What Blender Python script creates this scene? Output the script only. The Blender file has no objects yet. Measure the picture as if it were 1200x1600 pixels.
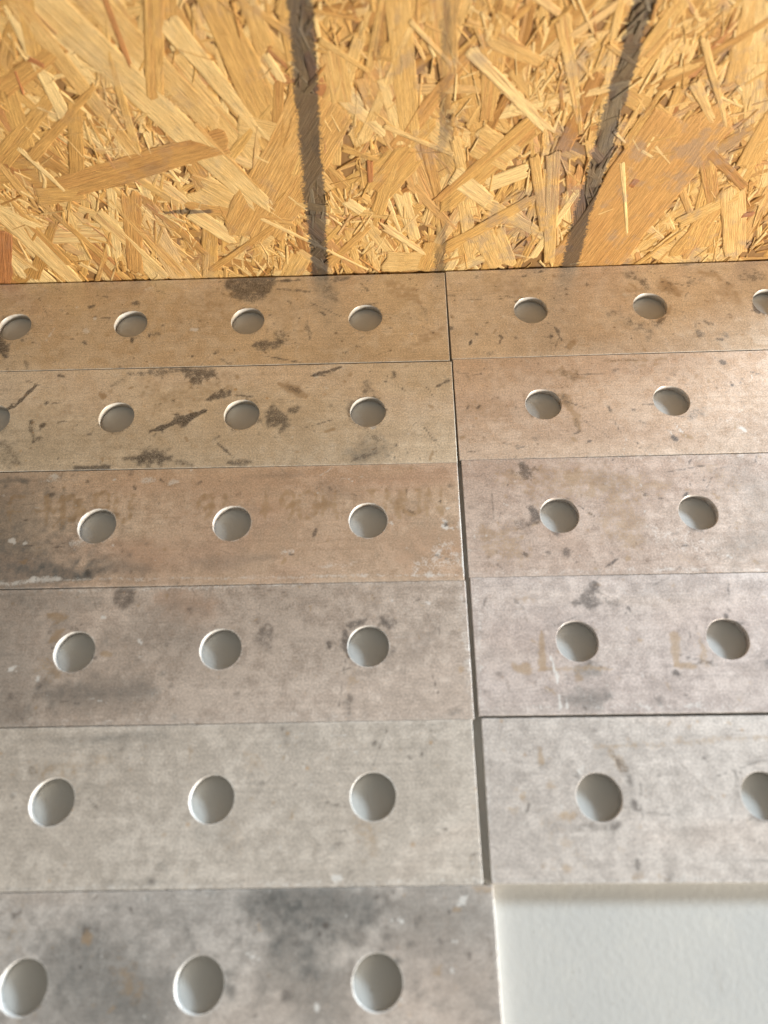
import bpy, math, random
import numpy as np
from mathutils import Matrix, Vector

random.seed(7)
rng = np.random.default_rng(11)
scene = bpy.context.scene
C = scene.collection
T = 0.00635                     # plate thickness (m)
MM = 0.001

# ---------------------------------------------------------------- camera
F_PX, CAM_H = 1119.29, 0.48145 + T
PITCH, ROLL, YAW = (math.radians(a) for a in (25.726, -3.724, 2.872))
cam_rot = Matrix.Rotation(YAW, 3, 'Z') @ Matrix.Rotation(PITCH, 3, 'X') @ Matrix.Rotation(ROLL, 3, 'Z')
cam_data = bpy.data.cameras.new('camera')
cam_data.sensor_fit = 'VERTICAL'
cam_data.sensor_height = 36.0
cam_data.lens = F_PX / 1600 * 36
cam_data.clip_start = 0.01
cam_data.clip_end = 50
cam_data.dof.use_dof = True
cam_data.dof.focus_distance = 0.598
cam_data.dof.aperture_fstop = 3.2
cam = bpy.data.objects.new('camera', cam_data)
cam.matrix_world = Matrix.Translation((0, 0, CAM_H)) @ cam_rot.to_4x4()
C.objects.link(cam)
scene.camera = cam

# ---------------------------------------------------------------- light
scene.render.engine = 'CYCLES'
scene.view_settings.view_transform = 'Standard'
scene.view_settings.look = 'None'
scene.view_settings.exposure = 0.14
scene.view_settings.gamma = 1.0
world = bpy.data.worlds.new('World')
scene.world = world
world.use_nodes = True
bg = world.node_tree.nodes['Background']
bg.inputs['Color'].default_value = (1.0, 0.945, 0.84, 1)
bg.inputs['Strength'].default_value = 0.30

def area_lamp(name, loc, target, sx, sy, power, color):
    l = bpy.data.lights.new(name, 'AREA')
    l.shape = 'RECTANGLE'; l.size = sx; l.size_y = sy
    l.energy = power; l.color = color
    o = bpy.data.objects.new(name, l)
    o.location = loc
    o.rotation_euler = (Vector(target) - Vector(loc)).to_track_quat('-Z', 'Y').to_euler()
    C.objects.link(o)
    return o
# open daylight coming in low past the end of the board (cool), and an added low front fill to brighten the board
area_lamp('doorway_daylight', (3.00, 1.80, 1.04), (0.0, 0.10, 0.0), 1.15, 0.24, 285, (0.70, 0.85, 1.0))
area_lamp('front_fill', (2.75, -1.35, 0.50), (0.0, 0.45, 0.08), 0.9, 0.32, 212, (1.0, 0.955, 0.88))

# ---------------------------------------------------------------- helpers
def at(px, py, z=T):
    """photograph pixel -> point on the horizontal plane z"""
    d = cam_rot @ Vector(((px - 600) / F_PX, -(py - 800) / F_PX, -1))
    t = (z - CAM_H) / d.z
    return Vector((0, 0, CAM_H)) + d * t

YW = 0.4687
def at_wall(px, py):
    d = cam_rot @ Vector(((px - 600) / F_PX, -(py - 800) / F_PX, -1))
    t = (YW + 0.001) / d.y
    p = Vector((0, 0, CAM_H)) + d * t
    return p.x, p.z

class NT:
    """small node-tree builder"""
    def __init__(self, name):
        self.m = bpy.data.materials.new(name)
        self.m.use_nodes = True
        self.nt = self.m.node_tree
        self.bsdf = self.nt.nodes['Principled BSDF']
    def n(self, typ, **kw):
        nd = self.nt.nodes.new(typ)
        for k, v in kw.items():
            setattr(nd, k, v)
        return nd
    def put(self, sock, v):
        if isinstance(v, bpy.types.NodeSocket):
            self.nt.links.new(v, sock)
        elif isinstance(v, (tuple, list)) and len(v) == 3 and sock.type == 'RGBA':
            sock.default_value = (*v, 1)
        else:
            sock.default_value = v
    def math(self, op, a, b=0.0, c=None, clamp=False):
        nd = self.n('ShaderNodeMath', operation=op, use_clamp=clamp)
        self.put(nd.inputs[0], a); self.put(nd.inputs[1], b)
        if c is not None: self.put(nd.inputs[2], c)
        return nd.outputs[0]
    def mul(self, a, b): return self.math('MULTIPLY', a, b)
    def add(self, a, b): return self.math('ADD', a, b)
    def sub(self, a, b): return self.math('SUBTRACT', a, b)
    def step(self, v, lo, hi, a=0.0, b=1.0):
        nd = self.n('ShaderNodeMapRange', interpolation_type='SMOOTHSTEP')
        for i, x in enumerate((v, lo, hi, a, b)): self.put(nd.inputs[i], x)
        return nd.outputs[0]
    def lin(self, v, lo, hi, a=0.0, b=1.0):
        nd = self.n('ShaderNodeMapRange')
        for i, x in enumerate((v, lo, hi, a, b)): self.put(nd.inputs[i], x)
        return nd.outputs[0]
    def mix(self, f, a, b, mode='MIX'):
        nd = self.n('ShaderNodeMix', data_type='RGBA', blend_type=mode)
        self.put(nd.inputs[0], f); self.put(nd.inputs[6], a); self.put(nd.inputs[7], b)
        return nd.outputs[2]
    def noise(self, vec, scale, detail=4, rough=0.55, dist=0.0):
        nd = self.n('ShaderNodeTexNoise')
        self.put(nd.inputs['Vector'], vec)
        nd.inputs['Scale'].default_value = scale
        nd.inputs['Detail'].default_value = detail
        nd.inputs['Roughness'].default_value = rough
        nd.inputs['Distortion'].default_value = dist
        return nd.outputs[0]
    def voronoi(self, vec, scale, rnd=1.0):
        nd = self.n('ShaderNodeTexVoronoi')
        self.put(nd.inputs['Vector'], vec)
        nd.inputs['Scale'].default_value = scale
        nd.inputs['Randomness'].default_value = rnd
        return nd.outputs['Distance'], nd.outputs['Color']
    def vscale(self, vec, s):
        nd = self.n('ShaderNodeVectorMath', operation='MULTIPLY')
        self.put(nd.inputs[0], vec); nd.inputs[1].default_value = s
        return nd.outputs[0]
    def vadd(self, vec, s):
        nd = self.n('ShaderNodeVectorMath', operation='ADD')
        self.put(nd.inputs[0], vec); self.put(nd.inputs[1], s)
        return nd.outputs[0]
    def sep(self, v):
        nd = self.n('ShaderNodeSeparateXYZ'); self.put(nd.inputs[0], v)
        return nd.outputs
    def sepc(self, v):
        nd = self.n('ShaderNodeSeparateColor'); self.put(nd.inputs[0], v)
        return nd.outputs
    def attr(self, name):
        nd = self.n('ShaderNodeAttribute'); nd.attribute_name = name
        return nd.outputs['Color']
    def grey(self, v):
        nd = self.n('ShaderNodeCombineColor')
        for i in range(3): self.put(nd.inputs[i], v)
        return nd.outputs[0]
    def bump(self, h, strength, dist, normal=None):
        nd = self.n('ShaderNodeBump')
        nd.inputs['Strength'].default_value = strength
        nd.inputs['Distance'].default_value = dist
        self.put(nd.inputs['Height'], h)
        if normal is not None: self.put(nd.inputs['Normal'], normal)
        return nd.outputs[0]

def srgb(r, g, b):
    f = lambda c: (c / 255 / 12.92) if c / 255 <= 0.04045 else ((c / 255 + 0.055) / 1.055) ** 2.4
    return (f(r), f(g), f(b))

def empty(name, loc):
    o = bpy.data.objects.new(name, None)
    o.empty_display_size = 0.02
    o.location = loc
    C.objects.link(o)
    return o

# ================================================================ white surface
def white_paint():
    k = NT('white_painted_surface')
    co = k.n('ShaderNodeTexCoord').outputs['Object']
    roll = k.noise(co, 260, 4, 0.6)
    roll2 = k.noise(co, 700, 2, 0.5)
    cloud = k.noise(co, 9, 5, 0.6)
    smut = k.noise(co, 30, 6, 0.65)
    col = k.mix(k.step(cloud, 0.35, 0.7), (0.446, 0.434, 0.404), (0.480, 0.462, 0.424))
    col = k.mix(k.mul(k.step(smut, 0.50, 0.70), 0.30), col, (0.55, 0.52, 0.46))
    d, c = k.voronoi(co, 95)
    speck = k.mul(k.step(d, 0.10, 0.04), k.step(k.sepc(c)[0], 0.86, 0.9))
    col = k.mix(k.mul(speck, 0.45), col, (0.28, 0.25, 0.20))
    scuff = k.mul(k.step(k.noise(k.vscale(co, (60, 14, 1)), 1.0, 5, 0.7), 0.60, 0.70), 0.35)
    col = k.mix(scuff, col, (0.34, 0.31, 0.27))
    k.put(k.bsdf.inputs['Base Color'], col)
    k.put(k.bsdf.inputs['Roughness'], k.lin(roll, 0.3, 0.7, 0.42, 0.58))
    k.bsdf.inputs['Specular IOR Level'].default_value = 0.35
    h = k.add(k.mul(roll, 1.0), k.mul(roll2, 0.35))
    k.put(k.bsdf.inputs['Normal'], k.bump(h, 0.36, 0.0005))
    return k.m

def make_surface():
    n = 40
    xs = np.linspace(-0.9, 0.9, n); ys = np.linspace(-0.45, 0.62, n)
    v = [(x, y, 0) for y in ys for x in xs]
    f = [(j*n+i, j*n+i+1, (j+1)*n+i+1, (j+1)*n+i) for j in range(n-1) for i in range(n-1)]
    b = len(v)
    v += [(-0.9, -0.45, -0.03), (0.9, -0.45, -0.03), (0.9, 0.62, -0.03), (-0.9, 0.62, -0.03)]
    edge = ([i for i in range(n)], [j*n+n-1 for j in range(n)], [(n-1)*n+i for i in range(n-1, -1, -1)], [j*n for j in range(n-1, -1, -1)])
    for e, (p, q) in zip(edge, ((0, 1), (1, 2), (2, 3), (3, 0))):
        f.append(tuple([b+p, b+q] + e[::-1]))
    f.append((b+3, b+2, b+1, b))
    me = bpy.data.meshes.new('work_surface'); me.from_pydata(v, [], f)
    me.materials.append(white_paint())
    o = bpy.data.objects.new('work_surface', me); C.objects.link(o)
    o['kind'] = 'structure'
    o['label'] = 'white painted work surface under the steel plates'
    o['category'] = 'work surface'
make_surface()

# ================================================================ OSB panel
PX0, PX1, PZ1 = -0.42, 0.44, 0.345
def bow(x):
    u = (x + 0.354) / 0.678
    return (0.2 * u + 3.6 * u * abs(u)) * MM if u > 0 else 0.0

def osb_material(name, core=False):
    k = NT(name)
    tc = k.n('ShaderNodeTexCoord')
    obj = tc.outputs['Object']                       # panel coordinates (m)
    X, Y, Z = k.sep(obj)[0:3]
    if core:
        n = k.noise(k.vscale(obj, (300, 300, 90)), 1, 4, 0.6)
        col = k.mix(n, (0.17, 0.085, 0.028), (0.30, 0.165, 0.06))  # darker than the strands: shade of the gaps put into the core colour
    else:
        uv = k.n('ShaderNodeUVMap'); uv.uv_map = 'grain'
        a = k.sepc(k.attr('tone'))
        tone, red, rnd = a[0], a[1], a[2]
        guv = uv.outputs[0]                            # millimetres along / across the strand
        off = k.n('ShaderNodeCombineXYZ'); k.put(off.inputs[2], k.mul(rnd, 400.0))
        gv = k.vadd(guv, off.outputs[0])
        fib = k.noise(k.vscale(gv, (0.06, 1.5, 1)), 1.0, 5, 0.6)       # fine fibres
        fib2 = k.noise(k.vscale(gv, (0.20, 5.0, 1)), 1.0, 3, 0.6)
        ring = k.noise(k.vscale(gv, (0.012, 0.32, 1)), 1.0, 2, 0.5, 0.4)  # growth rings
        blot = k.noise(gv, 0.06, 4, 0.6)
        light = (0.77, 0.53, 0.225); mid = (0.61, 0.350, 0.105); dark = (0.385, 0.185, 0.046)
        t = k.add(tone, k.mul(k.sub(blot, 0.5), 0.5))
        col = k.mix(k.step(t, 0.0, 0.55), dark, mid)
        col = k.mix(k.step(t, 0.45, 1.0), col, light)
        col = k.mix(k.mul(red, 0.75), col, (0.40, 0.145, 0.055))
        col = k.mix(k.mul(k.step(ring, 0.50, 0.62), k.lin(rnd, 0.3, 1.0, 0.08, 0.50)), col, (0.46, 0.195, 0.058))
        f = k.lin(k.add(k.mul(fib, 0.6), k.mul(fib2, 0.4)), 0.33, 0.67, 0.52, 1.30)
        col = k.mix(1.0, col, k.grey(f), 'MULTIPLY')
        slit = k.mul(k.step(fib, 0.36, 0.30), 0.55)
        col = k.mix(slit, col, (0.27, 0.125, 0.035))
    # press-screen weave picked out by dirt
    wx = k.math('SINE', k.mul(X, 2 * math.pi / 0.00155))
    row = k.math('FLOOR', k.mul(Z, 1 / 0.00105))
    wz = k.math('SINE', k.mul(Z, 2 * math.pi / 0.00105))
    par = k.math('MODULO', row, 2.0)
    wx2 = k.math('SINE', k.add(k.mul(X, 2 * math.pi / 0.00155), k.mul(par, math.pi)))
    weave = k.mul(k.lin(wz, -1, 1), k.lin(wx2, -1, 1, 0.25, 1.0))
    wm = k.step(k.noise(obj, 22, 3, 0.6), 0.48, 0.62)
    grime_n = k.noise(obj, 45, 5, 0.65)
    grime_b = k.noise(k.vscale(obj, (14, 14, 5)), 1.0, 3, 0.6)
    gm = k.mul(k.step(k.add(k.mul(grime_n, 0.6), k.mul(grime_b, 0.4)), 0.52, 0.60), k.lin(weave, 0.2, 0.8, 0.25, 0.85))
    side = k.lin(X, -0.25, 0.10, 0.30, 1.0)
    col = k.mix(k.mul(gm, side), col, (0.23, 0.185, 0.155))
    # run-down dirt streaks (stains on the board)
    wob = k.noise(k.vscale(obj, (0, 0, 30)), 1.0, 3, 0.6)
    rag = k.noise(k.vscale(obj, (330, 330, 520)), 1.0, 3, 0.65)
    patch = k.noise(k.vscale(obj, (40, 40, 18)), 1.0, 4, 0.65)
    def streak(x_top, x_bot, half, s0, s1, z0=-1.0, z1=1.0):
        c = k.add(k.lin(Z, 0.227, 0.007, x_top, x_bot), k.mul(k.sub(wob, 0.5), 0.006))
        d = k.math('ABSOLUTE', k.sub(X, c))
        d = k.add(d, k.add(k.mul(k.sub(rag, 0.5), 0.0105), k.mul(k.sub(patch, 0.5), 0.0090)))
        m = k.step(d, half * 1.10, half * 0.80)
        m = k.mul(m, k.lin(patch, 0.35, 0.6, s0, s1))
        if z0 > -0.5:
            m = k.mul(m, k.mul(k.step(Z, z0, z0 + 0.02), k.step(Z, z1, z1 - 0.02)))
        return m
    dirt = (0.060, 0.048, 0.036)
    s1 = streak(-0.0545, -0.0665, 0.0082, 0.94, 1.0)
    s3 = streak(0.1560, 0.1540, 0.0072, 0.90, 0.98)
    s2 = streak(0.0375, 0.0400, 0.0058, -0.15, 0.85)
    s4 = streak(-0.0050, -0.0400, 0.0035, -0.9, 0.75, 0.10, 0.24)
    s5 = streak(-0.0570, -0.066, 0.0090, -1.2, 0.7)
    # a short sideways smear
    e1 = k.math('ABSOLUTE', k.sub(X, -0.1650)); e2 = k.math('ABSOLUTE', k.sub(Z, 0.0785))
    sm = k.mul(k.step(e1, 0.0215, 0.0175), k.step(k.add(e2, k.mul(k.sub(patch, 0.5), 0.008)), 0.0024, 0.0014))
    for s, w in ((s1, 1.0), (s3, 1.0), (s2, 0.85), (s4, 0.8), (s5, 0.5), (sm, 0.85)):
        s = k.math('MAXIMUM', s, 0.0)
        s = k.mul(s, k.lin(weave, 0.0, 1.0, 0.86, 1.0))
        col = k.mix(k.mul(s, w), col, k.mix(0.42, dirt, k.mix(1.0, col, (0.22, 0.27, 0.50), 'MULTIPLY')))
    k.put(k.bsdf.inputs['Base Color'], col)
    k.bsdf.inputs['Roughness'].default_value = 0.62
    k.bsdf.inputs['Specular IOR Level'].default_value = 0.30
    hgt = k.mul(weave, k.lin(wm, 0, 1, 0.25, 1.0))
    nrm = k.bump(hgt, 0.55, 0.00028)
    if not core:
        hf = k.add(k.mul(fib, 0.6), k.add(k.mul(fib2, 0.35), k.mul(ring, 0.5)))
        nrm = k.bump(hf, 1.0, 0.0013, nrm)
    k.put(k.bsdf.inputs['Normal'], nrm)
    return k.m

def clip_poly(p, keep, cut):
    out = []
    for i in range(len(p)):
        a, b = p[i - 1], p[i]
        ka, kb = keep(a), keep(b)
        if ka != kb: out.append(cut(a, b))
        if kb: out.append(b)
    return out

def strand_shape(cx, cz, L, Wd, ang, y0, tone, red, ends=None, taper=None):
    """outline of one wood strand (panel x,z in m) -> dict with verts, faces, uv, colour"""
    ca, sa = math.cos(ang), math.sin(ang)
    R = random.random
    tp = 1 - 0.55 * R() if taper is None else taper
    nl = max(3, min(7, int(L / 0.012) + 2))
    top, bot = [], []
    wav = 0.05 + 0.06 * R()
    lean = (R() - 0.5) * 0.9
    for i in range(nl):
        u = -0.5 + i / (nl - 1)
        w = 0.5 * (tp + (1 - tp) * (0.5 - u))
        top.append((u * L + lean * w * Wd * 0.5, (w + (R() - 0.5) * wav) * Wd))
        bot.append((u * L - lean * w * Wd * 0.5, (-w + (R() - 0.5) * wav) * Wd))
    def jag(p, q, sgn):
        n = 2 + int(3 * R()) if Wd > 0.003 else 1
        jl = min(L * 0.16, Wd * 0.9) * (0.3 + R())
        return [(p[0] + (q[0]-p[0]) * (i+1)/(n+1) + sgn * (R() - 0.35) * jl, p[1] + (q[1]-p[1]) * ((i+1)/(n+1) + (R()-.5)*.15)) for i in range(n)]
    out = top + jag(top[-1], bot[-1], 1) + bot[::-1] + jag(bot[0], top[0], -1)
    pts = [(cx + u*ca - v*sa, cz + u*sa + v*ca, u, v) for u, v in out]
    lerp = lambda a, b, t: tuple(a[i] + (b[i]-a[i]) * t for i in range(4))
    for ax, lim, sg in ((1, 0.0006, 1), (1, PZ1 - 0.0004, -1), (0, PX0 + 0.0004, 1), (0, PX1 - 0.0004, -1)):
        pts = clip_poly(pts, lambda p: (p[ax] - lim) * sg >= 0, lambda a, b: lerp(a, b, (lim - a[ax]) / (b[ax] - a[ax])))
        if len(pts) < 3: return None
    ta = (R() - 0.5) * 0.006; tb = (R() - 0.5) * min(0.10, 0.0007 / Wd)
    n = len(pts)
    V, UV = [], []
    y0 = y0 * 1.45
    lip = min(0.0009, 0.16 * Wd)
    for x, z, u, v in pts:
        # crushed, rounded-over edge: the face is inset, the outline sits lower
        vi = v - math.copysign(min(abs(v), lip), v)
        ui = u - math.copysign(min(abs(u), lip * 1.5), u) if abs(u) > 0.40 * L else u
        xi, zi = cx + ui*ca - vi*sa, cz + ui*sa + vi*ca
        xi = min(max(xi, PX0 + 0.0004), PX1 - 0.0004); zi = min(max(zi, 0.0006), PZ1 - 0.0004)
        yy = bow(x) - max(0.0, y0 + max(-0.0005, min(0.0005, ta * u + tb * v)))
        V.append((xi, yy, zi)); UV.append((ui * 1000, vi * 1000))
    for (x, z, u, v), p in zip(pts, V[:n]):
        V.append((x, p[1] + 0.00030, z)); UV.append((u * 1000, v * 1000))
    for x, y, z in V[n:2*n]:
        V.append((x, y + 0.0013, z))
    UV = UV + UV[n:2*n]
    mx = sum(p[0] for p in V) / len(V); mz = sum(p[2] for p in V) / len(V)
    F = [tuple(range(n - 1, -1, -1))]
    for k_ in (0, n):
        F += [(k_ + i, k_ + (i+1) % n, k_ + n + (i+1) % n, k_ + n + i) for i in range(n)]
    a = 0.0
    for i in range(n):
        a += pts[i-1][0] * pts[i][1] - pts[i][0] * pts[i-1][1]
    if a < 0:
        F = [tuple(reversed(f)) for f in F]
    return dict(V=V, F=F, UV=UV, col=(tone, red, R(), 1.0), area=abs(a) / 2, c=(mx, mz), y0=y0)

def px_strand(x1, y1, x2, y2, wpx, y0, tone, red=0.0, taper=None):
    a, b = at_wall(x1, y1), at_wall(x2, y2)
    L = math.hypot(b[0]-a[0], b[1]-a[1]); scale = L / max(1, math.hypot(x2-x1, y2-y1))
    return strand_shape((a[0]+b[0])/2, (a[1]+b[1])/2, L, wpx * scale, math.atan2(b[1]-a[1], b[0]-a[0]), y0 * MM, tone, red, taper=taper)

def make_panel():
    root = empty('strand_board', (0, YW, 0))
    root['label'] = 'golden oriented strand board panel with dark vertical dirt streaks, standing upright behind the plates'
    root['category'] = 'strand board'
    mat = osb_material('wood_strand'); core = osb_material('board_core', True)
    # core slab
    n = 24
    xs = np.linspace(PX0, PX1, n)
    V, F = [], []
    for x in xs:
        yf = bow(x) + 0.0002
        V += [(x, yf, 0), (x, yf, PZ1), (x, yf + 0.0112, PZ1), (x, yf + 0.0112, 0)]
    for i in range(n - 1):
        a, b = 4*i, 4*i + 4
        for q in range(4):
            F.append((a + q, a + (q+1) % 4, b + (q+1) % 4, b + q))
    F += [(3, 2, 1, 0), (4*n-4, 4*n-3, 4*n-2, 4*n-1)]
    me = bpy.data.meshes.new('board_core'); me.from_pydata(V, [], F); me.materials.append(core)
    o = bpy.data.objects.new('board_core', me); o.parent = root; C.objects.link(o)

    S = []
    def rang(x):
        r = random.random()
        if r < 0.45:
            base = math.radians(90)
            return base + random.gauss(0, 0.30)
        if r < 0.85:
            p_back = 0.72 if x < -0.05 else (0.32 if x > 0.06 else 0.5)
            s = -1 if random.random() < p_back else 1
            return s * math.radians(random.gauss(52, 13))
        return random.gauss(0, 0.45)
    def rt():
        return min(1.0, max(0.0, random.gauss(0.56, 0.25)))
    def rr():
        r = random.random()
        return random.uniform(0.35, 0.9) if r < 0.06 else (random.uniform(0.05, 0.3) if r < 0.25 else 0.0)
    U = random.uniform
    for _ in range(2900):
        x, z = U(PX0, PX1), U(0, PZ1)
        S.append(strand_shape(x, z, U(.014, .050), U(.0022, .0085), rang(x), U(0.0, 0.60)*MM, rt()*0.92, rr()))
    for _ in range(620):
        x, z = U(PX0, PX1), U(0, PZ1)
        S.append(strand_shape(x, z, U(.030, .095), U(.004, .0145), rang(x), U(0.25, 0.95)*MM, rt(), rr()))
    for _ in range(26):
        x, z = U(PX0, PX1), U(0, PZ1)
        S.append(strand_shape(x, z, U(.07, .15), U(.018, .036), rang(x), U(0.45, 0.85)*MM, min(1, rt()+.05), rr()*.5))
    # clusters of slivers
    for _ in range(190):
        x0, z0 = U(PX0, PX1), U(0, PZ1); a0 = rang(x0); sp = U(.008, .022); yb = U(0.35, 1.0)
        for _ in range(random.randint(8, 30)):
            x, z = random.gauss(x0, sp), random.gauss(z0, sp)
            S.append(strand_shape(x, z, U(.005, .024), U(.0006, .0032), a0 + random.gauss(0, .55), (yb + U(-.15, .15))*MM, min(1, rt()+U(-.1, .25)), rr()))
    for _ in range(1200):
        x, z = U(PX0, PX1), U(0, PZ1)
        S.append(strand_shape(x, z, U(.005, .026), U(.0006, .0022), rang(x)+random.gauss(0, .3), U(0.4, 1.1)*MM, min(1, rt()+U(-.1, .2)), rr()))
    # the strands that stand out on the photographed board
    for a in (
        (58, -10, 410, 318, 62, 1.00, .78, 0, .8), (20, -5, 235, 270, 34, .95, .62, .05, .8), (130, -20, 330, 190, 52, .90, .66, .05),
        (262, 30, 415, 215, 40, 1.0, .82, 0), (240, -20, 242, 152, 30, 1.12, .50, .05, .95), (163, -10, 204, 100, 13, 1.1, .30, .75),
        (98, 292, 352, 218, 40, 1.05, .36, .25, .9), (60, 305, 130, 300, 34, 1.10, .52, .10), (0, 140, 98, 68, 22, 1.0, .40, .15),
        (0, 250, 80, 150, 26, .95, .45, .1), (50, 245, 150, 130, 14, 1.1, .42, .15), (30, 228, 103, 296, 10, 1.15, .95, 0),
        (10, 330, 150, 470, 40, .95, .85, 0), (-10, 318, 60, 352, 20, 1.0, .9, 0), (2, 360, 4, 440, 22, 1.12, .2, .95, .9),
        (395, 360, 505, 165, 88, .92, .56, .22, .9), (372, 200, 436, 215, 60, .9, .7, 0), (305, 190, 405, 292, 8, 1.18, .55, .15),
        (410, 340, 575, 420, 6, 1.2, .85, 0, .5), (330, 420, 430, 350, 10, 1.1, .42, .15), (470, 400, 445, 440, 26, 1.0, .62, .05),
        (520, 85, 535, 160, 40, .95, .6, 0), (500, 60, 575, 110, 12, 1.15, .6, 0), (540, 312, 566, 330, 16, 1.2, 1.0, 0, .9),
        (578, 250, 579, 282, 8, 1.2, .0, 1.0, .9), (640, 240, 590, 300, 46, 1.0, .50, .08, .9), (590, 330, 615, 250, 20, 1.0, .5, .05),
        (601, 408, 663, 408, 40, 1.05, .72, 0, .95), (600, 352, 662, 394, 14, 1.2, .98, 0), (665, 420, 680, 380, 26, 1.1, .52, .05),
        (735, 78, 856, 203, 18, 1.2, .92, 0, .8), (770, 60, 840, 95, 30, 1.1, .58, .1), (745, 215, 800, 250, 50, 1.0, .6, 0),
        (690, 320, 840, 190, 40, 1.05, .48, .05, .9), (710, 272, 765, 315, 32, 1.1, .88, 0), (700, 385, 830, 312, 22, 1.1, .5, .05),
        (865, 240, 858, 410, 17, 1.18, .62, 0, .9), (835, 245, 850, 360, 12, 1.15, .55, .05), (760, 360, 785, 415, 40, .95, .66, 0),
        (690, -10, 700, 120, 46, .85, .55, .1), (620, -10, 640, 200, 40, .85, .55, 0), (780, 30, 760, 190, 40, .9, .5, .1),
        (905, 420, 1085, 185, 128, 1.02, .42, .34, .95), (972, 255, 980, 365, 6, 1.25, .85, 0), (1060, 400, 1140, 300, 38, 1.05, .45, .08),
        (1060, 350, 1155, 305, 26, 1.15, .62, 0, .95), (1145, 300, 1150, 400, 26, 1.16, .66, 0, .9), (1085, 130, 1115, 190, 14, 1.1, .7, 0),
        (1150, 130, 1175, -10, 36, .9, .55, .05), (1100, 60, 1135, 200, 10, 1.15, .62, .05), (1040, 120, 1095, 100, 20, 1.0, .6, 0),
        (995, 280, 985, 292, 12, 1.2, .05, .95, .9), (1160, 338, 1178, 336, 10, 1.25, .0, 1.0, .9), (45, 88, 70, 100, 12, 1.2, .1, .9),
        (25, 108, 38, 145, 4, 1.25, .0, 1.0), (1170, 260, 1210, 180, 40, 1.0, .5, .1), (1088, 390, 1105, 350, 38, 1.02, .52, .1),
        (640, 30, 705, 100, 8, 1.2, .75, 0), (600, 195, 708, 240, 8, 1.22, .72, 0), (880, 30, 905, 190, 22, 1.0, .6, 0),
        (950, 70, 1000, 105, 8, 1.2, .55, .1), (1010, 90, 1050, 45, 14, 1.1, .6, .1), (205, 300, 212, 420, 22, .95, .45, .3),
        (150, 330, 260, 430, 26, .95, .78, 0), (300, 330, 365, 372, 30, 1.0, .85, 0), (470, 10, 560, 30, 6, 1.2, .4, .1),
    ):
        S.append(px_strand(*a))
    S = [s for s in S if s]
    # the 300 that show largest are parts of their own, the rest one part
    def vis(s):
        x, z = s['c']
        inside = (-0.36 < x < 0.33 and 0.0 < z < 0.24)
        return s['area'] * (1 if inside else 0.01) * (0.15 + s['y0'] * 1000)
    order = sorted(range(len(S)), key=lambda i: -vis(S[i]))
    big = set(order[:300])
    def build(name, items):
        V, F, UV, COL = [], [], [], []
        for s in items:
            b = len(V); V += s['V']
            for f in s['F']:
                F.append(tuple(b + i for i in f))
                UV += [s['UV'][i] for i in f]; COL += [s['col']] * len(f)
        me = bpy.data.meshes.new(name); me.from_pydata(V, [], F)
        uvl = me.uv_layers.new(name='grain'); uvl.data.foreach_set('uv', np.array(UV, 'f').ravel())
        ca = me.color_attributes.new('tone', 'FLOAT_COLOR', 'CORNER'); ca.data.foreach_set('color', np.array(COL, 'f').ravel())
        me.materials.append(mat)
        o = bpy.data.objects.new(name, me); o.parent = root; C.objects.link(o)
        return o
    for i in sorted(big): build('strand', [S[i]])
    rest = build('small_strands', [S[i] for i in range(len(S)) if i not in big])
    rest['kind'] = 'stuff'
make_panel()

# ================================================================ steel plates
W, PITCH_MM, RAD = 96.05, 101.6, 14.25
# column/row: seam corner x, y (mm), angle (deg), first hole offset, hole offset from far edge
FIT = {
 'L1': (43.95, 465.95, 0.000, 69.94, 49.01), 'L2': (45.32, 368.81, -0.076, 68.95, 47.94), 'L3': (45.00, 272.70, 0.062, 68.53, 47.63),
 'L4': (45.62, 176.50, 0.200, 69.05, 46.30), 'L5': (44.60, 80.38, 0.330, 65.03, 46.00), 'L6': (51.01, -15.85, 0.400, 69.16, 48.00),
 'R1': (44.95, 467.05, 0.520, 70.45, 46.84), 'R2': (46.43, 370.80, 0.335, 69.76, 46.80), 'R3': (48.32, 274.65, 0.130, 69.73, 48.60),
 'R4': (49.20, 178.45, 0.000, 70.08, 47.30), 'R5': (50.68, 80.75, -0.149, 69.99, 48.41)}
LABEL = {
 'L1': 'brown steel plate with a round grey stain, its long edge against the strand board',
 'L2': 'tan steel plate with black diagonal smear and dark blotches between its holes',
 'L3': 'glossy orange-brown steel plate with faded rust-coloured stencilled letters',
 'L4': 'grey steel plate with dark grime curling round its end hole',
 'L5': 'pale grey steel plate with orange rust freckles, beside the widest end gap',
 'L6': 'blotchy dark grey steel plate with white flecks near its end, adjoining bare white surface',
 'R1': 'brown steel plate with speckled grime around its holes, lying against the strand board',
 'R2': 'plain tan steel plate with sparse brown specks beside its end hole',
 'R3': 'mottled pinkish steel plate with two dark spots near its end hole',
 'R4': 'pale steel plate with snowman-shaped stain and faint brown stroke marks',
 'R5': 'light grey steel plate whose long edge borders the bare white surface'}
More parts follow.
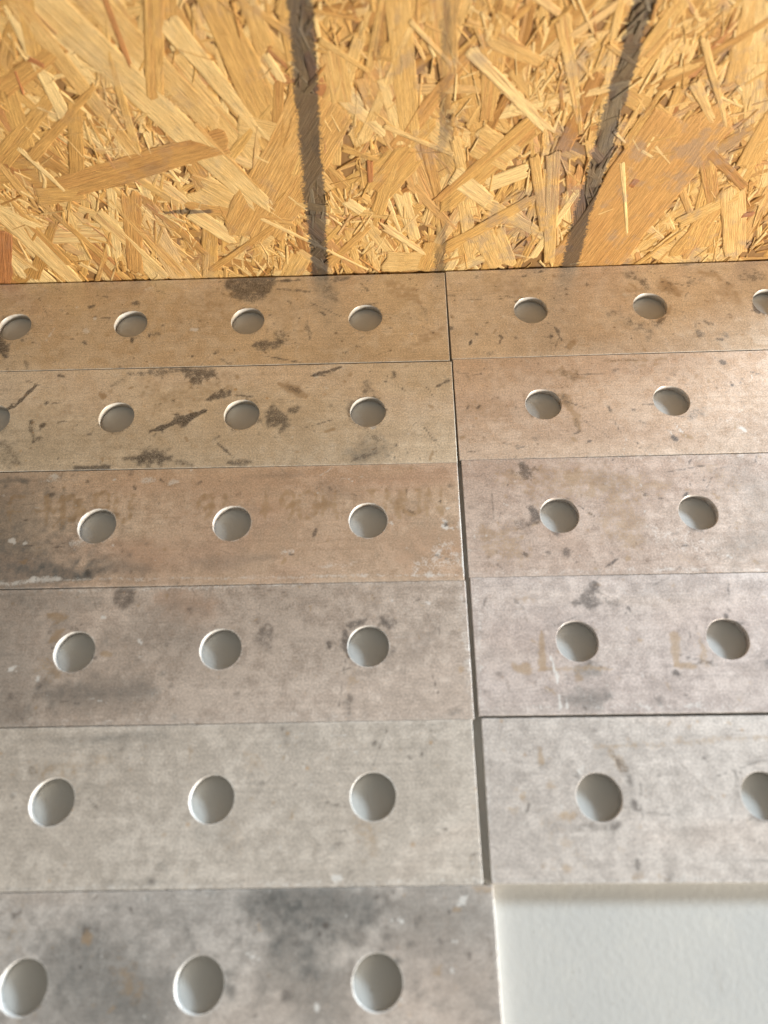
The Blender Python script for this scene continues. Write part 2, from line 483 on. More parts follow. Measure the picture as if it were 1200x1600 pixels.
# tone a, tone b (base colour), metallic, roughness, extra rust specks, dark specks
LOOK = {
 'L1': (srgb(184, 168, 144), srgb(198, 184, 162), .40, .36, .3, .9),
 'L2': (srgb(188, 174, 152), srgb(204, 190, 168), .33, .44, .9, .9),
 'L3': (srgb(188, 163, 142), srgb(196, 174, 150), .44, .33, .1, .2),
 'L4': (srgb(176, 160, 146), srgb(194, 178, 164), .42, .42, .3, .3),
 'L5': (srgb(190, 179, 166), srgb(202, 191, 178), .42, .42, .8, .2),
 'L6': (srgb(180, 172, 164), srgb(194, 184, 174), .44, .40, .3, .2),
 'R1': (srgb(184, 168, 148), srgb(198, 184, 164), .34, .32, .3, 1.),
 'R2': (srgb(184, 164, 146), srgb(196, 177, 158), .28, .30, .6, .6),
 'R3': (srgb(186, 166, 152), srgb(198, 180, 166), .30, .31, .3, .5),
 'R4': (srgb(190, 176, 168), srgb(202, 188, 178), .36, .35, .3, .3),
 'R5': (srgb(190, 180, 171), srgb(202, 192, 183), .42, .42, .6, .3)}

# stains read off the photograph: channel, x1, y1, x2, y2 (photo px), radius px, strength, soft (0 crisp .. 1 soft)
# channels: d dark grime, b brown/rust stain, p pale scuff, g grey mill scale, o orange temper
D = {k: [] for k in FIT}
D['L1'] = [('d',390,440,390,440,39,.66,.02),('d',432,439,468,437,2,.7,.4),('d',432,452,485,455,2,.5,.4),('d',398,542,440,534,6,.62,.7),
 ('d',436,520,446,530,8,.42,.8),('d',405,555,470,566,1.6,.6,.4),('d',0,528,8,560,6,.75,.6),('d',204,529,205,536,3,.7,.5),('d',232,521,250,522,4,.5,.7),
 ('b',605,440,655,472,12,.5,.7),('b',648,540,690,515,10,.4,.8),('d',500,430,525,470,9,.34,.8),('d',520,440,545,432,4,.5,.7),('b',300,470,350,480,26,.3,1),
 ('d',560,478,590,474,3,.5,.6),('d',480,500,484,530,3,.4,.6),('b',20,470,60,470,20,.25,1),('p',298,515,304,516,4,.8,.5),('p',150,497,151,498,3,.8,.4),('p',118,480,120,480,3,.6,.5),('p',130,517,136,518,4,.6,.6),('b',430,470,470,520,18,.25,1),('d',660,480,668,500,5,.3,.8)]
D['L2'] = [('d',288,580,334,588,11,.66,.8),('d',300,595,312,598,5,.5,.7),('d',326,625,358,613,6,.72,.7),('d',236,673,321,641,4.2,.98,.4),('d',268,660,292,655,8,.8,.6),
 ('d',430,650,436,654,17,.60,.35),('d',452,642,462,638,5,.5,.7),('b',436,601,478,617,7,.75,.5),('d',445,604,470,612,4,.4,.6),('d',486,587,533,574,2.6,.75,.5),
 ('d',224,716,246,712,12,.72,.6),('d',192,718,226,716,4,.55,.7),('d',250,712,300,728,7,.4,.8),('d',356,723,394,722,4,.6,.6),('d',548,650,550,632,6,.5,.8),('d',560,626,592,622,5,.48,.8),
 ('d',576,678,596,690,13,.40,.8),('g',548,706,590,708,16,.5,.9),('d',552,715,585,712,6,.35,.9),('d',116,733,168,731,4,.78,.5),('d',26,632,56,602,2.6,.95,.3),('d',0,641,26,634,2.2,.85,.3),
 ('d',48,663,52,690,3,.55,.6),('d',52,690,64,684,4.5,.5,.6),('d',0,690,22,722,14,.36,.9),('b',160,617,161,617,5,.9,.4),('d',398,660,408,656,4,.5,.6),('d',338,692,368,716,1.4,.6,.4),
 ('b',40,640,120,650,26,.26,1),('b',300,605,345,600,24,.35,1),('d',175,600,195,596,5,.35,.9),('d',200,585,290,578,5,.5,.8),('b',220,590,280,640,18,.3,1),('p',120,580,260,590,10,.3,1),('d',575,600,580,615,8,.35,.9),('p',300,640,330,690,18,.3,1),('p',500,680,520,700,14,.3,1)]
D['L3'] = [('g',6,800,6,880,62,.62,1),('g',40,880,40,890,60,.6,1),('g',40,896,160,893,10,.75,.9),('g',0,752,44,751,4,.6,.8),('g',140,880,230,888,12,.5,1),('g',300,880,420,872,9,.3,1),
 ('o',240,870,720,850,60,.50,1),('o',200,760,690,750,26,.34,1),('o',640,870,715,860,34,.55,1),('o',180,850,250,880,18,.55,1),('g',500,760,545,775,14,.25,1),
 ('p',19,844,21,848,4,.85,.4),('p',38,850,40,850,4,.7,.5),('p',0,912,90,906,5,.62,.8),('p',90,906,720,898,3,.45,.8),('p',719,735,727,900,4,.72,.6),('p',694,824,698,827,5,.9,.4),('p',690,812,700,817,3,.8,.4),
 ('p',650,885,720,875,14,.42,.9),('p',680,860,710,850,12,.36,.9),('p',222,752,242,750,6,.55,.6),('p',266,757,276,754,6,.55,.6),('p',80,744,86,744,4,.7,.5),('p',178,749,180,749,2,.9,.3),('p',50,906,52,908,4,.8,.5),
 ('p',440,865,460,862,6,.42,.7),('p',500,885,560,880,5,.4,.8),('p',60,752,130,750,3,.4,.8),('d',209,762,211,764,3,.7,.4),('p',118,846,128,850,10,.5,.8),('g',380,745,470,742,4,.3,1),('p',500,752,580,746,5,.3,.9)]
D['L4'] = [('g',0,980,0,1080,70,.48,1),('g',70,1085,240,1083,17,.58,1),('g',40,945,150,940,16,.34,1),('g',0,930,60,925,8,.4,1),('d',193,933,193,933,19,.52,.12),('d',409,994,412,1003,15,.46,.45),
 ('d',541,985,546,1026,6,.72,.5),('d',545,976,572,968,6,.66,.6),('d',604,974,610,978,8,.74,.5),('d',590,966,600,968,4,.45,.8),('d',598,1034,614,1016,5,.40,.8),('d',545,1086,544,1114,4,.55,.7),('b',548,1058,556,1066,12,.35,.9),
 ('d',512,1006,514,1012,4,.7,.5),('o',250,935,325,945,16,.6,.9),('o',300,970,330,960,14,.4,1),('d',640,1010,670,995,13,.25,1),('b',80,1000,98,985,5,.7,.7),('b',75,960,100,966,5,.7,.7),('p',16,1046,18,1046,4,.9,.4),('p',60,1058,60,1062,3,.8,.4),('p',218,1003,222,1006,5,.7,.5),
 ('p',0,926,700,907,4,.42,.9),('p',720,915,736,1110,5,.42,.9),('p',0,1128,740,1114,8,.30,1),('p',160,965,164,966,3,.8,.4),('b',70,1040,90,1052,12,.4,.9),('b',160,1022,176,1022,4,.6,.7),('p',665,943,672,944,5,.6,.6),('g',230,990,300,1000,30,.25,1),('b',580,930,590,936,10,.3,.9),('d',420,975,424,980,3,.4,.6),('p',240,1090,260,1070,14,.25,1)]
D['L5'] = [('g',150,1156,255,1150,8,.38,1),('b',380,1178,410,1200,12,.30,1),('b',100,1200,150,1190,20,.26,1),('b',60,1200,72,1220,16,.26,1),('g',160,1380,270,1378,3,.3,.9),('g',248,1350,260,1362,5,.4,.8),
 ('b',746,1130,760,1375,6,.46,.7),('b',570,1290,580,1310,14,.35,.9),('b',295,1155,297,1190,4,.4,.8),('p',0,1390,760,1375,5,.4,.9),('p',520,1370,530,1372,5,.7,.5),('g',440,1150,470,1155,20,.18,1),('p',480,1220,490,1300,30,.22,1),('g',310,1300,350,1310,14,.25,1),('b',345,1290,380,1330,18,.2,1),('g',80,1160,200,1150,6,.3,1)]
D['L6'] = [('g',120,1520,220,1575,58,.70,.9),('g',90,1500,130,1490,24,.34,1),('g',250,1430,340,1420,22,.22,1),('g',400,1410,570,1425,40,.85,.8),('g',450,1480,500,1540,46,.66,1),('g',640,1430,720,1440,34,.5,1),
 ('b',190,1525,215,1550,16,.40,.9),('o',660,1520,740,1560,60,.32,1),('p',626,1438,629,1441,5,.8,.4),('p',611,1436,613,1437,3,.8,.4),('p',718,1412,728,1402,5,.7,.6),('p',494,1570,496,1574,5,.9,.4),('p',706,1515,709,1517,4,.7,.5),
 ('p',772,1390,785,1600,5,.5,.8),('b',740,1385,768,1388,6,.5,.8),('p',200,1408,420,1396,6,.3,1),('b',405,1450,408,1452,3,.7,.5),('g',720,1540,770,1600,30,.2,1),('b',0,1500,30,1420,20,.2,1),('p',540,1430,542,1433,3,.7,.4)]
D['R1'] = [('d',978,428,992,434,8,.42,.8),('d',1002,440,1012,448,6,.52,.7),('b',1040,446,1052,452,11,.75,.6),('d',1042,456,1050,444,6,.32,.8),('b',1046,480,1030,502,6,.6,.7),('d',1030,505,1040,490,4,.45,.8),('d',955,488,1012,518,13,.30,.9),
 ('d',1178,474,1186,488,5,.85,.5),('d',1160,438,1190,432,9,.42,.8),('b',1130,450,1150,470,14,.42,.8),('d',866,510,878,533,1.8,.6,.5),('d',734,538,736,534,2.2,.85,.3),('b',1096,425,1120,430,8,.55,.8),('d',1075,440,1100,436,5,.35,.8),('d',842,425,850,424,2,.6,.4),
 ('b',780,440,830,450,24,.3,1),('d',1130,520,1136,528,4,.4,.7),('d',715,470,760,468,1,.4,.4),('d',1100,500,1106,504,3,.5,.5),('b',970,455,990,450,16,.35,.9),('p',880,470,890,520,16,.25,1),('d',1020,505,1035,520,6,.35,.8)]
D['R2'] = [('b',878,612,890,640,8,.6,.7),('b',895,640,906,672,7,.6,.7),('d',880,615,888,635,5,.35,.8),('d',900,655,904,672,4,.38,.8),('b',858,578,912,590,6,.5,.8),('d',870,580,905,590,4,.3,.9),('d',1053,683,1056,686,3.4,1,.3),('b',1068,678,1082,684,4,.65,.6),
 ('d',1075,652,1100,640,9,.34,.9),('b',950,565,1040,560,5,.45,.8),('d',940,565,1000,562,2.4,.35,.8),('b',730,640,790,645,20,.25,1),('d',815,612,825,622,3,.3,.8),('p',805,690,840,700,14,.3,1),('p',1150,650,1190,700,26,.25,1),('b',740,580,800,600,16,.2,1),('d',730,705,742,706,2,.5,.5)]
D['R3'] = [('d',819,731,825,742,9,.62,.6),('d',829,796,836,804,8,.75,.5),('d',808,818,826,822,5,.5,.7),('b',826,760,836,790,8,.35,.9),('d',862,828,870,834,4,.7,.5),('d',1072,822,1096,830,4,.55,.7),('d',1068,776,1074,770,3,.8,.4),
 ('b',790,745,900,750,22,.40,.7),('b',900,745,1040,760,18,.42,.7),('b',960,780,990,850,24,.46,.7),('b',760,830,810,868,24,.46,.6),('b',880,775,920,770,16,.3,.9),('g',1160,740,1190,780,28,.30,.9),('g',1150,850,1200,840,22,.34,.8),('o',860,830,900,850,20,.3,1),
 ('p',1010,830,1120,860,34,.32,.9),('p',740,725,1200,712,6,.3,1),('p',735,895,1200,888,5,.35,.9),('b',1100,730,1150,760,18,.3,.9),('b',1060,870,1090,880,8,.3,.9),('g',940,750,970,760,14,.3,1),('p',880,750,930,790,12,.26,1)]
D['R4'] = [('d',926,914,928,917,8,.58,.12),('d',919,936,923,940,15,.62,.12),('d',893,942,906,944,3.5,.55,.4),('b',845,990,847,1043,6.5,.72,.4),('b',808,1046,820,1040,8,.72,.5),('b',846,1043,958,1046,4,.5,.6),
 ('b',1054,990,1059,1038,6,.66,.4),('b',1058,1040,1086,1043,5.5,.66,.4),('b',1091,990,1104,1040,5,.5,.5),('g',905,1045,935,1052,11,.6,.8),('g',885,1098,955,1090,12,.66,.8),('d',912,1104,918,1110,3,.6,.5),('d',915,1030,940,1040,4,.35,.8),
 ('p',861,1025,872,1066,2,.95,.3),('p',872,1085,878,1110,2,.8,.3),('p',884,1092,886,1106,1.8,.7,.3),('d',982,950,986,954,2.6,.7,.4),('d',1133,960,1134,962,4,.85,.4),('d',1056,1051,1058,1052,3,.8,.4),('d',1070,1085,1072,1086,2.5,.6,.5),('b',820,935,830,936,5,.45,.7),
 ('o',780,1000,850,1010,34,.22,1),('o',1050,960,1190,950,40,.2,1),('p',745,905,752,1110,5,.4,.9),('p',760,1106,1200,1103,5,.4,.9),('b',1000,1000,1003,1001,3,.6,.5),('b',830,1000,834,1004,4,.5,.6),('g',1000,920,1100,910,20,.16,1)]
D['R5'] = [('d',958,1180,984,1212,4.5,.40,.7),('d',984,1212,986,1244,3,.4,.7),('b',956,1182,976,1200,7,.5,.8),('d',896,1292,960,1296,9,.36,.9),('d',960,1292,968,1282,5,.5,.8),('b',842,1176,846,1192,6,.65,.6),('b',812,1244,816,1250,5,.65,.6),('b',800,1262,806,1264,4,.5,.6),
 ('b',930,1168,1200,1151,5,.38,.9),('d',1150,1205,1154,1250,3.5,.42,.7),('d',1172,1272,1198,1282,7,.5,.8),('d',1168,1192,1198,1188,3,.4,.8),('d',992,1256,993,1257,4,.7,.4),('b',860,1228,866,1232,7,.5,.7),('b',880,1272,892,1274,5,.6,.6),('b',880,1355,886,1360,6,.5,.7),
 ('b',860,1285,900,1340,20,.24,1),('p',770,1375,1200,1376,5,.42,.9),('p',755,1128,770,1372,5,.36,.9),('g',1060,1270,1080,1330,14,.22,1),('b',990,1370,1000,1366,5,.5,.7),('p',905,1208,912,1200,8,.5,.8),('g',940,1180,1000,1160,14,.14,1)]
# faded stencilled characters on the orange plate: strokes in a unit cell (x right, y up)
GLYPH = {'F': [(0,0,0,1),(0,1,.9,1),(0,.5,.7,.5)], '-': [(0,.5,1,.5)], 'M': [(0,0,0,1),(0,1,.5,.45),(.5,.45,1,1),(1,1,1,0)], 'O': [(0,.15,0,.85),(0,.85,.5,1),(.5,1,1,.85),(1,.85,1,.15),(1,.15,.5,0),(.5,0,0,.15)],
 'I': [(.5,0,.5,1)], 'U': [(0,1,0,.2),(0,.2,.5,0),(.5,0,1,.2),(1,.2,1,1)], '9': [(1,.6,.5,.45),(.5,.45,0,.7),(0,.7,.45,1),(.45,1,1,.85),(1,.85,.9,.3),(.9,.3,.5,0)], '1': [(.5,0,.5,1)],
 'H': [(0,0,0,1),(1,0,1,1),(0,.5,1,.5)], 'T': [(0,1,1,1),(.5,0,.5,1)], 'N': [(0,0,0,1),(0,1,1,0),(1,0,1,1)]}
for ch, x0, x1, yb, yt in (('F',16,40,822,777),('-',48,69,800,797),('M',72,97,820,776),('O',101,119,815,774),('I',122,130,812,773),('O',148,170,795,770),('U',181,205,816,771),
        ('9',309,331,814,773),('1',346,354,790,771),('1',411,419,812,768),('9',438,461,813,768),('O',469,494,811,768),('H',505,526,810,767),('T',572,592,800,765),('N',602,625,808,765),('U',634,655,806,764),('N',668,690,805,764)):
    for a, b, c, d in GLYPH[ch]:
        X = lambda u: x0 + (x1 - x0) * u
        Yp = lambda v: yb + (yt - yb) * v
        D['L3'].append(('b', X(a), Yp(b), X(c), Yp(d), 4.0, .44, .45))

def plate_material(key):
    ta, tb, metal, rough, rusty, specky = LOOK[key]
    q = 1.16 if key in ('L1', 'L2', 'L3', 'R1', 'R2') else 1.06
    ta, tb = ([min(0.8, c * q)  for c in t] for t in (ta, tb))
    k = NT('weathered_steel_' + str(list(FIT).index(key)))
    i = list(FIT).index(key)
    co = k.vadd(k.n('ShaderNodeTexCoord').outputs['Object'], (i * 1.37, i * 0.71, i * 2.3))
    n1 = k.noise(co, 16, 4, 0.6, 0.4)
    n2 = k.noise(co, 110, 4, 0.68)
    n2b = k.noise(k.vadd(co, (3, 1, 0)), 210, 4, 0.7)
    n3 = k.noise(co, 800, 2, 0.6)
    n4 = k.noise(co, 1900, 1, 0.5)
    roll = k.noise(k.vscale(co, (14, 420, 1)), 1.0, 4, 0.6)
    st = k.sepc(k.attr('stain')); ti = k.sepc(k.attr('tint'))
    dk, br, pa = st[0], st[1], st[2]
    gr, og, ed = ti[0], ti[1], ti[2]
    n0 = k.noise(k.vscale(co, (5, 14, 1)), 1.0, 3, 0.55, 0.6)
    col = k.mix(k.step(n0, 0.36, 0.64), ta, tb)
    col = k.mix(k.mul(k.step(n0, 0.50, 0.66), 0.22), col, (0.50, 0.375, 0.29))
    # flaky dust film with crisp borders
    film = k.step(k.add(k.mul(n1, 0.5), k.mul(n2, 0.5)), 0.495, 0.53)
    col = k.mix(k.mul(film, 0.08), col, (0.62, 0.56, 0.48))
    film2 = k.step(k.add(k.mul(k.noise(k.vadd(co, (7, 2, 0)), 24, 5, 0.6, 0.8), 0.55), k.mul(n2b, 0.45)), 0.525, 0.57)
    col = k.mix(k.mul(film2, 0.07), col, (0.29, 0.215, 0.15))
    v = k.add(k.add(k.mul(n2, 0.17), k.mul(n3, 0.40)), k.add(k.mul(n4, 0.31), k.mul(roll, 0.12)))
    col = k.mix(1.0, col, k.grey(k.lin(v, 0.39, 0.61, 0.67, 1.33)), 'MULTIPLY')
    # soft temper colours / mill scale
    col = k.mix(k.mul(og, k.lin(n2, 0.3, 0.7, 0.35, 0.80)), col, (0.44, 0.255, 0.15))
    gm = k.math('MULTIPLY', gr, k.lin(k.add(k.mul(n2, 0.5), k.mul(n2b, 0.5)), 0.34, 0.62, 0.45, 1.15), clamp=True)
    col = k.mix(gm, col, (0.135, 0.130, 0.118))
    # brown stains
    nn = k.add(k.mul(n2b, 0.55), k.mul(n3, 0.45))
    bm = k.mul(k.step(k.add(br, k.mul(k.sub(nn, 0.5), k.lin(br, 0, 0.1, 0, 2.8))), 0.22, 0.46), k.lin(br, 0, 0.9, 0.26, 0.72))
    col = k.mix(bm, col, k.mix(n2, (0.29, 0.175, 0.085), (0.37, 0.245, 0.115)))
    # pale scuffs
    pm = k.mul(k.step(k.add(pa, k.mul(k.sub(nn, 0.5), 2.0)), 0.30, 0.62), k.lin(pa, 0, 0.9, 0.3, 0.9))
    col = k.mix(pm, col, (0.66, 0.63, 0.58))
    # dark grime, broken up by the pitted surface
    nd = k.add(k.mul(n2b, 0.36), k.add(k.mul(n3, 0.44), k.mul(n4, 0.20)))
    dm = k.step(k.add(dk, k.mul(k.sub(nd, 0.5), k.lin(dk, 0.0, 0.16, 0.0, 4.6))), 0.24, 0.48)
    dm = k.mul(dm, k.mul(k.lin(dk, 0.0, 0.7, 0.55, 1.0), k.lin(k.add(k.mul(n3, 0.6), k.mul(n4, 0.4)), 0.40, 0.60, 1.0, 0.62)))
    col = k.mix(dm, col, k.mix(n3, (0.036, 0.027, 0.020), (0.085, 0.064, 0.048)))
    # freckles
    d, c = k.voronoi(co, 170); cc = k.sepc(c)
    area = k.step(k.noise(k.vadd(co, (1, 9, 4)), 20, 3, 0.6), 0.44, 0.62)
    fre = k.mul(k.step(d, k.lin(cc[1], 0, 1, 0.10, 0.40), 0.05), k.step(cc[0], 0.66, 0.70))
    fre = k.mul(fre, k.mul(area, specky))
    col = k.mix(k.mul(fre, 0.75), col, (0.10, 0.065, 0.040))
    d, c = k.voronoi(k.vadd(co, (4, 4, 1)), 150); cc = k.sepc(c)
    rus = k.mul(k.step(d, k.lin(cc[1], 0, 1, 0.10, 0.36), 0.04), k.step(cc[0], 0.78, 0.82))
    rus = k.mul(rus, k.mul(k.step(k.noise(k.vadd(co, (8, 1, 4)), 18, 3, 0.6), 0.46, 0.60), rusty))
    col = k.mix(k.mul(rus, 0.6), col, (0.46, 0.235, 0.055))
    d, c = k.voronoi(k.vadd(co, (2, 6, 1)), 120); cc = k.sepc(c)
    wh = k.mul(k.step(d, k.lin(cc[1], 0, 1, 0.05, 0.20), 0.02), k.step(cc[0], 0.90, 0.92))
    col = k.mix(k.mul(wh, 0.7), col, (0.72, 0.69, 0.64))
    # hairline scratches
    sv = k.n('ShaderNodeTexVoronoi', feature='DISTANCE_TO_EDGE')
    k.put(sv.inputs['Vector'], k.vscale(k.vadd(co, (0.3, 0.2, 0)), (9, 38, 1))); sv.inputs['Scale'].default_value = 1.0
    scr = k.mul(k.step(sv.outputs[0], 0.010, 0.003), k.step(n2, 0.52, 0.6))
    col = k.mix(k.mul(scr, 0.35), col, (0.16, 0.12, 0.09))
    # worn bright metal on cut edges and hole rims
    em = k.mul(ed, k.step(n2b, 0.30, 0.55))
    col = k.mix(k.mul(em, 0.75), col, (0.70, 0.68, 0.64))
    k.put(k.bsdf.inputs['Base Color'], col)
    cover = k.math('MAXIMUM', dm, k.math('MAXIMUM', k.mul(pm, 0.7), k.mul(bm, 0.5)))
    k.put(k.bsdf.inputs['Metallic'], k.mul(k.sub(1.0, k.mul(cover, 0.85)), k.lin(film, 0, 1, metal, metal * 0.72)))
    r = k.add(k.lin(n2, 0.3, 0.7, rough - 0.05, rough + 0.10), k.mul(cover, 0.25))
    k.put(k.bsdf.inputs['Roughness'], k.add(r, k.mul(film2, 0.06)))
    h = k.add(k.mul(n3, 0.5), k.mul(n2, 0.6))
    k.put(k.bsdf.inputs['Normal'], k.bump(h, 0.30, 0.00035))
    return k.m

def smooth_wave(n, amp, rnd):
    a = np.linspace(0, 2*np.pi, n, endpoint=False); w = np.zeros(n)
    for q in range(2, 9): w += rnd.normal() / q * np.sin(q * a + rnd.uniform(0, 7))
    return amp * w

def make_plate(key):
    sx, sy, ang, hx, hy = FIT[key]
    s = -1 if key[0] == 'L' else 1
    rnd = np.random.default_rng(abs(hash(key[0] == 'L')) + int(key[1]) * 17 + (5 if s < 0 else 3))
    nh = 6
    length = 2 * hx + PITCH_MM * (nh - 1)
    ch, half, NS = 0.30, 18.0, 24
    lo, hi = (-length, 0.0) if s < 0 else (0.0, length)
    hc = sorted(s * (hx + PITCH_MM * j) for j in range(nh))
    visible = 430 if s < 0 else 330
    def fill(a, b, st):
        n = max(1, int(round((b - a) / st))); return list(np.linspace(a, b, n + 1)[:-1])
    xl, cur, spans = [], lo + ch, []
    for c in hc:
        st = 1.4 if min(abs(cur), abs(c - half)) < visible else 8.0
        xl += fill(cur, c - half, st)
        spans.append((len(xl), len(xl) + NS)); xl += list(np.linspace(c - half, c + half, NS + 1)[:-1]); cur = c + half
    xl += fill(cur, hi - ch, 1.4 if s < 0 else 8.0) + [hi - ch]
    yl = fill(-W + ch, -hy - half, 1.4); j0 = len(yl)
    yl += list(np.linspace(-hy - half, -hy + half, NS + 1)[:-1]); j1 = len(yl)
    yl += fill(-hy + half, -ch, 1.4) + [-ch]
    nx, ny = len(xl), len(yl)
    gx, gy = np.meshgrid(np.array(xl), np.array(yl))
    P = np.stack([gx.ravel(), gy.ravel(), np.full(nx * ny, T * 1000)], 1)
    used = np.ones((ny, nx), bool); cell = np.ones((ny - 1, nx - 1), bool)
    for a, b in spans:
        used[j0+1:j1, a+1:b] = False; cell[j0:j1, a:b] = False
    gid = -np.ones((ny, nx), int); gid[used] = np.arange(used.sum())
    verts = [P[used.ravel()]]; nv = int(used.sum())
    jj, ii = np.nonzero(cell)
    top = np.stack([gid[jj, ii], gid[jj, ii+1], gid[jj+1, ii+1], gid[jj+1, ii]], 1)
    faces = [top]
    rims = []
    for (a, b), c in zip(spans, hc):
        per = [(j0, i) for i in range(a, b)] + [(j, b) for j in range(j0, j1)] + [(j1, i) for i in range(b, a, -1)] + [(j, a) for j in range(j1, j0, -1)]
        ids = np.array([gid[q] for q in per]); n = len(ids)
        sq = np.array([(xl[i] - c, yl[j] + hy) for j, i in per])
        th = np.arctan2(sq[:, 1], sq[:, 0])
        rr = RAD + ch * 0.8 + smooth_wave(n, 0.10, rnd)
        ci = np.stack([np.cos(th) * rr, np.sin(th) * rr], 1)
        prev = ids; K = 5
        for q in range(K - 1, -1, -1):
            xy = ci + (sq - ci) * (q / K)
            verts.append(np.column_stack([xy[:, 0] + c, xy[:, 1] - hy, np.full(n, T * 1000)]))
            cu = np.arange(nv, nv + n); nv += n
            faces.append(np.stack([prev, np.roll(prev, -1), np.roll(cu, -1), cu], 1)); prev = cu
        rims.append((prev, c, th, rr))
    top_faces = np.concatenate(faces); nt = nv
    TV = np.concatenate(verts)
    bottom = TV.copy(); bottom[:, 2] = 0.0
    allv = [TV, bottom]; allf = [top_faces, top_faces[:, ::-1] + nt]; nv = 2 * nt
    smooth = [np.zeros(len(top_faces), bool)] * 2
    def strip(a, b, sm):
        f = np.stack([a, np.roll(a, -1), np.roll(b, -1), b], 1); allf.append(f); smooth.append(np.full(len(f), sm))
    # hole walls
    for ids, c, th, rr in rims:
        n = len(ids); r1 = rr - ch * 0.8
        ring = np.column_stack([np.cos(th)*r1 + c, np.sin(th)*r1 - hy, np.full(n, T*1000 - ch)])
        allv.append(ring); cu = np.arange(nv, nv + n); nv += n
        strip(ids, cu, False); strip(cu, ids + nt, True)
    # outer edge
    per = [(0, i) for i in range(nx - 1)] + [(j, nx-1) for j in range(ny - 1)] + [(ny-1, i) for i in range(nx-1, 0, -1)] + [(j, 0) for j in range(ny-1, 0, -1)]
    ids = np.array([gid[q] for q in per]); pv = TV[ids].copy()
    pv[:, 0] += np.where(pv[:, 0] > hi - ch - .01, ch, 0) - np.where(pv[:, 0] < lo + ch + .01, ch, 0)
    pv[:, 1] += np.where(pv[:, 1] > -ch - .01, ch, 0) - np.where(pv[:, 1] < -W + ch + .01, ch, 0)
    pv[:, 1] += 0.06 * np.sin(pv[:, 0] * 0.31) * np.sin(pv[:, 0] * 0.083 + 1)
    pv[:, 2] = T * 1000 - ch
    allv.append(pv); cu = np.arange(nv, nv + len(ids)); nv += len(ids)
    allf.append(np.stack([ids, cu, np.roll(cu, -1), np.roll(ids, -1)], 1)); smooth.append(np.zeros(len(ids), bool))
    bi = ids + nt
    allf.append(np.stack([cu, bi, np.roll(bi, -1), np.roll(cu, -1)], 1)); smooth.append(np.zeros(len(ids), bool))
    V = np.concatenate(allv); Fq = np.concatenate(allf); SM = np.concatenate(smooth)
    me = bpy.data.meshes.new('steel_plate')
    me.vertices.add(len(V)); me.vertices.foreach_set('co', (V * MM).astype('f').ravel())
    me.loops.add(Fq.size); me.loops.foreach_set('vertex_index', Fq.ravel().astype('i'))
    me.polygons.add(len(Fq)); me.polygons.foreach_set('loop_start', np.arange(0, Fq.size, 4, dtype='i'))
    me.polygons.foreach_set('use_smooth', SM)
    me.update(calc_edges=True); me.validate()
    # ---- stain attributes
    mat4 = Matrix.Translation((sx * MM, sy * MM, 0)) @ Matrix.Rotation(math.radians(ang), 4, 'Z')
    inv = mat4.inverted()
    xy = V[:, :2]
    def vnoise(cell):
        gx_, gy_ = xy[:, 0] / cell + 400, xy[:, 1] / cell + 400
        G = rnd.uniform(-1, 1, (997,))
        i, j = np.floor(gx_).astype(int), np.floor(gy_).astype(int); fx, fy = gx_ - i, gy_ - j
        fx, fy = fx*fx*(3-2*fx), fy*fy*(3-2*fy)
        h_ = lambda a, b: G[(a * 73 + b * 179) % 997]
        return (h_(i, j)*(1-fx) + h_(i+1, j)*fx)*(1-fy) + (h_(i, j+1)*(1-fx) + h_(i+1, j+1)*fx)*fy
    ragged = 0.6 * vnoise(9.0) + 0.7 * vnoise(4.2) + 0.4 * vnoise(2.1)
    warp = np.column_stack([vnoise(11.0), vnoise(11.0)])
    ch_i = {'d': 0, 'b': 1, 'p': 2, 'g': 3, 'o': 4}
    A = np.zeros((len(V), 6))
    for c, x1, y1, x2, y2, r, st, so in D[key]:
        p = np.array((inv @ at(x1, y1))[:2]) * 1000; q = np.array((inv @ at(x2, y2))[:2]) * 1000
        e = (inv @ at((x1+x2)/2 + 10, (y1+y2)/2)) - (inv @ at((x1+x2)/2, (y1+y2)/2))
        rm = r * e.length * 100
        d = q - p; L2 = max(1e-9, float(d @ d))
        mess = 0.35 if so <= 0.12 else 1.0
        wx = xy + warp * min(1.6, rm * 0.5) * mess
        t = np.clip(((wx - p) @ d) / L2, 0, 1)
        dist = np.linalg.norm(wx - (p + t[:, None] * d), axis=1)
        if L2 > (2.5 * rm) ** 2:                       # smears thin out towards their ends
            dist = dist / (0.45 + 0.75 * np.sin(np.pi * (0.08 + 0.84 * t)))
        dist = dist * (1 + 0.55 * ragged * mess)
        w = 0.4 + 2.0 * so
        val = np.clip((rm * (1 + w * 0.5) - dist) / max(1e-6, rm * w), 0, 1)
        val = val * val * (3 - 2 * val) * st
        j = ch_i[c]
        A[:, j] = 1 - (1 - A[:, j]) * (1 - val)
    # chance wear: specks, short scratches, small scuffs
    for _ in range(130):
        c = rnd.choice(['d', 'd', 'b', 'b', 'p', 'scratch'], p=[.25, .2, .2, .1, .1, .15])
        p = np.array([s * rnd.uniform(0, visible), -rnd.uniform(1, W - 1)])
        if c == 'scratch':
            a = rnd.choice([0.05, 1.2, 2.0, 2.7]) + rnd.normal() * 0.25; ln = rnd.uniform(6, 34); rm = rnd.uniform(0.35, 0.6); c = rnd.choice(['d', 'p', 'd']); st = rnd.uniform(.35, .6)
        else:
            a = rnd.uniform(0, 6.3); ln = rnd.exponential(2.2); rm = rnd.uniform(0.4, 0.8) + rnd.exponential(0.38); st = rnd.uniform(.3, .72) * (0.75 if key[1] in '45' else 1.0)
        d = np.array([np.cos(a), np.sin(a)]) * ln; L2 = max(1e-9, float(d @ d))
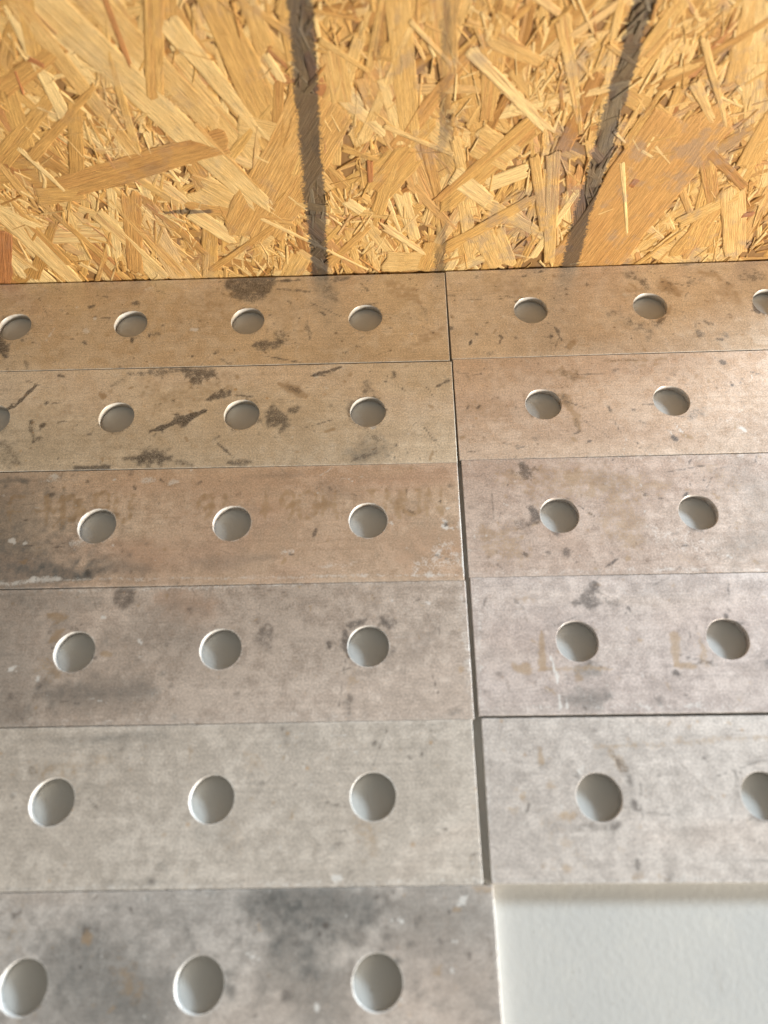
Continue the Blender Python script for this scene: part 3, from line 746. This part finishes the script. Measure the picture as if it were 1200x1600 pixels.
        near = np.nonzero(np.abs(xy - p - d / 2).max(axis=1) < ln + rm * 4)[0]
        q = xy[near]; t = np.clip(((q - p) @ d) / L2, 0, 1)
        dist = np.linalg.norm(q - (p + t[:, None] * d), axis=1) * (1 + 0.5 * ragged[near])
        val = np.clip(1.6 - dist / rm, 0, 1) * st
        j = ch_i[c]; A[near, j] = np.maximum(A[near, j], val)
    # grime gathers around the holes, bright wear on rims and edges
    for c in hc:
        rx, ry = xy[:, 0] - c, xy[:, 1] + hy
        dist = np.hypot(rx, ry) - RAD
        g = np.exp(-np.clip(dist, 0, None) / 3.0) * (0.55 + 0.45 * np.sin(np.arctan2(ry, rx) * 2 + c))
        A[:, 0] = np.maximum(A[:, 0], 0.44 * g * (0.35 + 0.65 * LOOK[key][5]) * (0.75 + 0.5 * ragged))
        A[:, 1] = np.maximum(A[:, 1], 0.30 * g)
        if key in ('L3', 'L5', 'L6', 'L4'):
            A[:, 2] = np.maximum(A[:, 2], 0.62 * np.exp(-np.clip(dist, 0, None) / 1.3))
            A[:, 0] *= np.where(key == 'L4', 1.0, 1 - 0.8 * np.exp(-np.clip(dist, 0, None) / 4.0))
    inner = (V[:, 2] < T * 1000 - 0.2)
    ed = np.zeros(len(V)); ed[inner] = 0.8
    de = np.minimum.reduce([xy[:, 0] - lo, hi - xy[:, 0], xy[:, 1] + W, -xy[:, 1]])
    ed = np.maximum(ed, 0.22 * np.exp(-de / 1.2))
    A[:, 5] = ed
    one = np.ones(len(V))
    for nm, cs in (('stain', (0, 1, 2)), ('tint', (3, 4, 5))):
        ca = me.color_attributes.new(nm, 'FLOAT_COLOR', 'POINT')
        ca.data.foreach_set('color', np.column_stack([A[:, cs[0]], A[:, cs[1]], A[:, cs[2]], one]).astype('f').ravel())
    me.materials.append(plate_material(key))
    o = bpy.data.objects.new('steel_plate', me); o.matrix_world = mat4
    C.objects.link(o)
    o['label'] = LABEL[key]; o['category'] = 'steel plate'; o['group'] = 'perforated steel plates laid in two columns'

for key in FIT:
    make_plate(key)
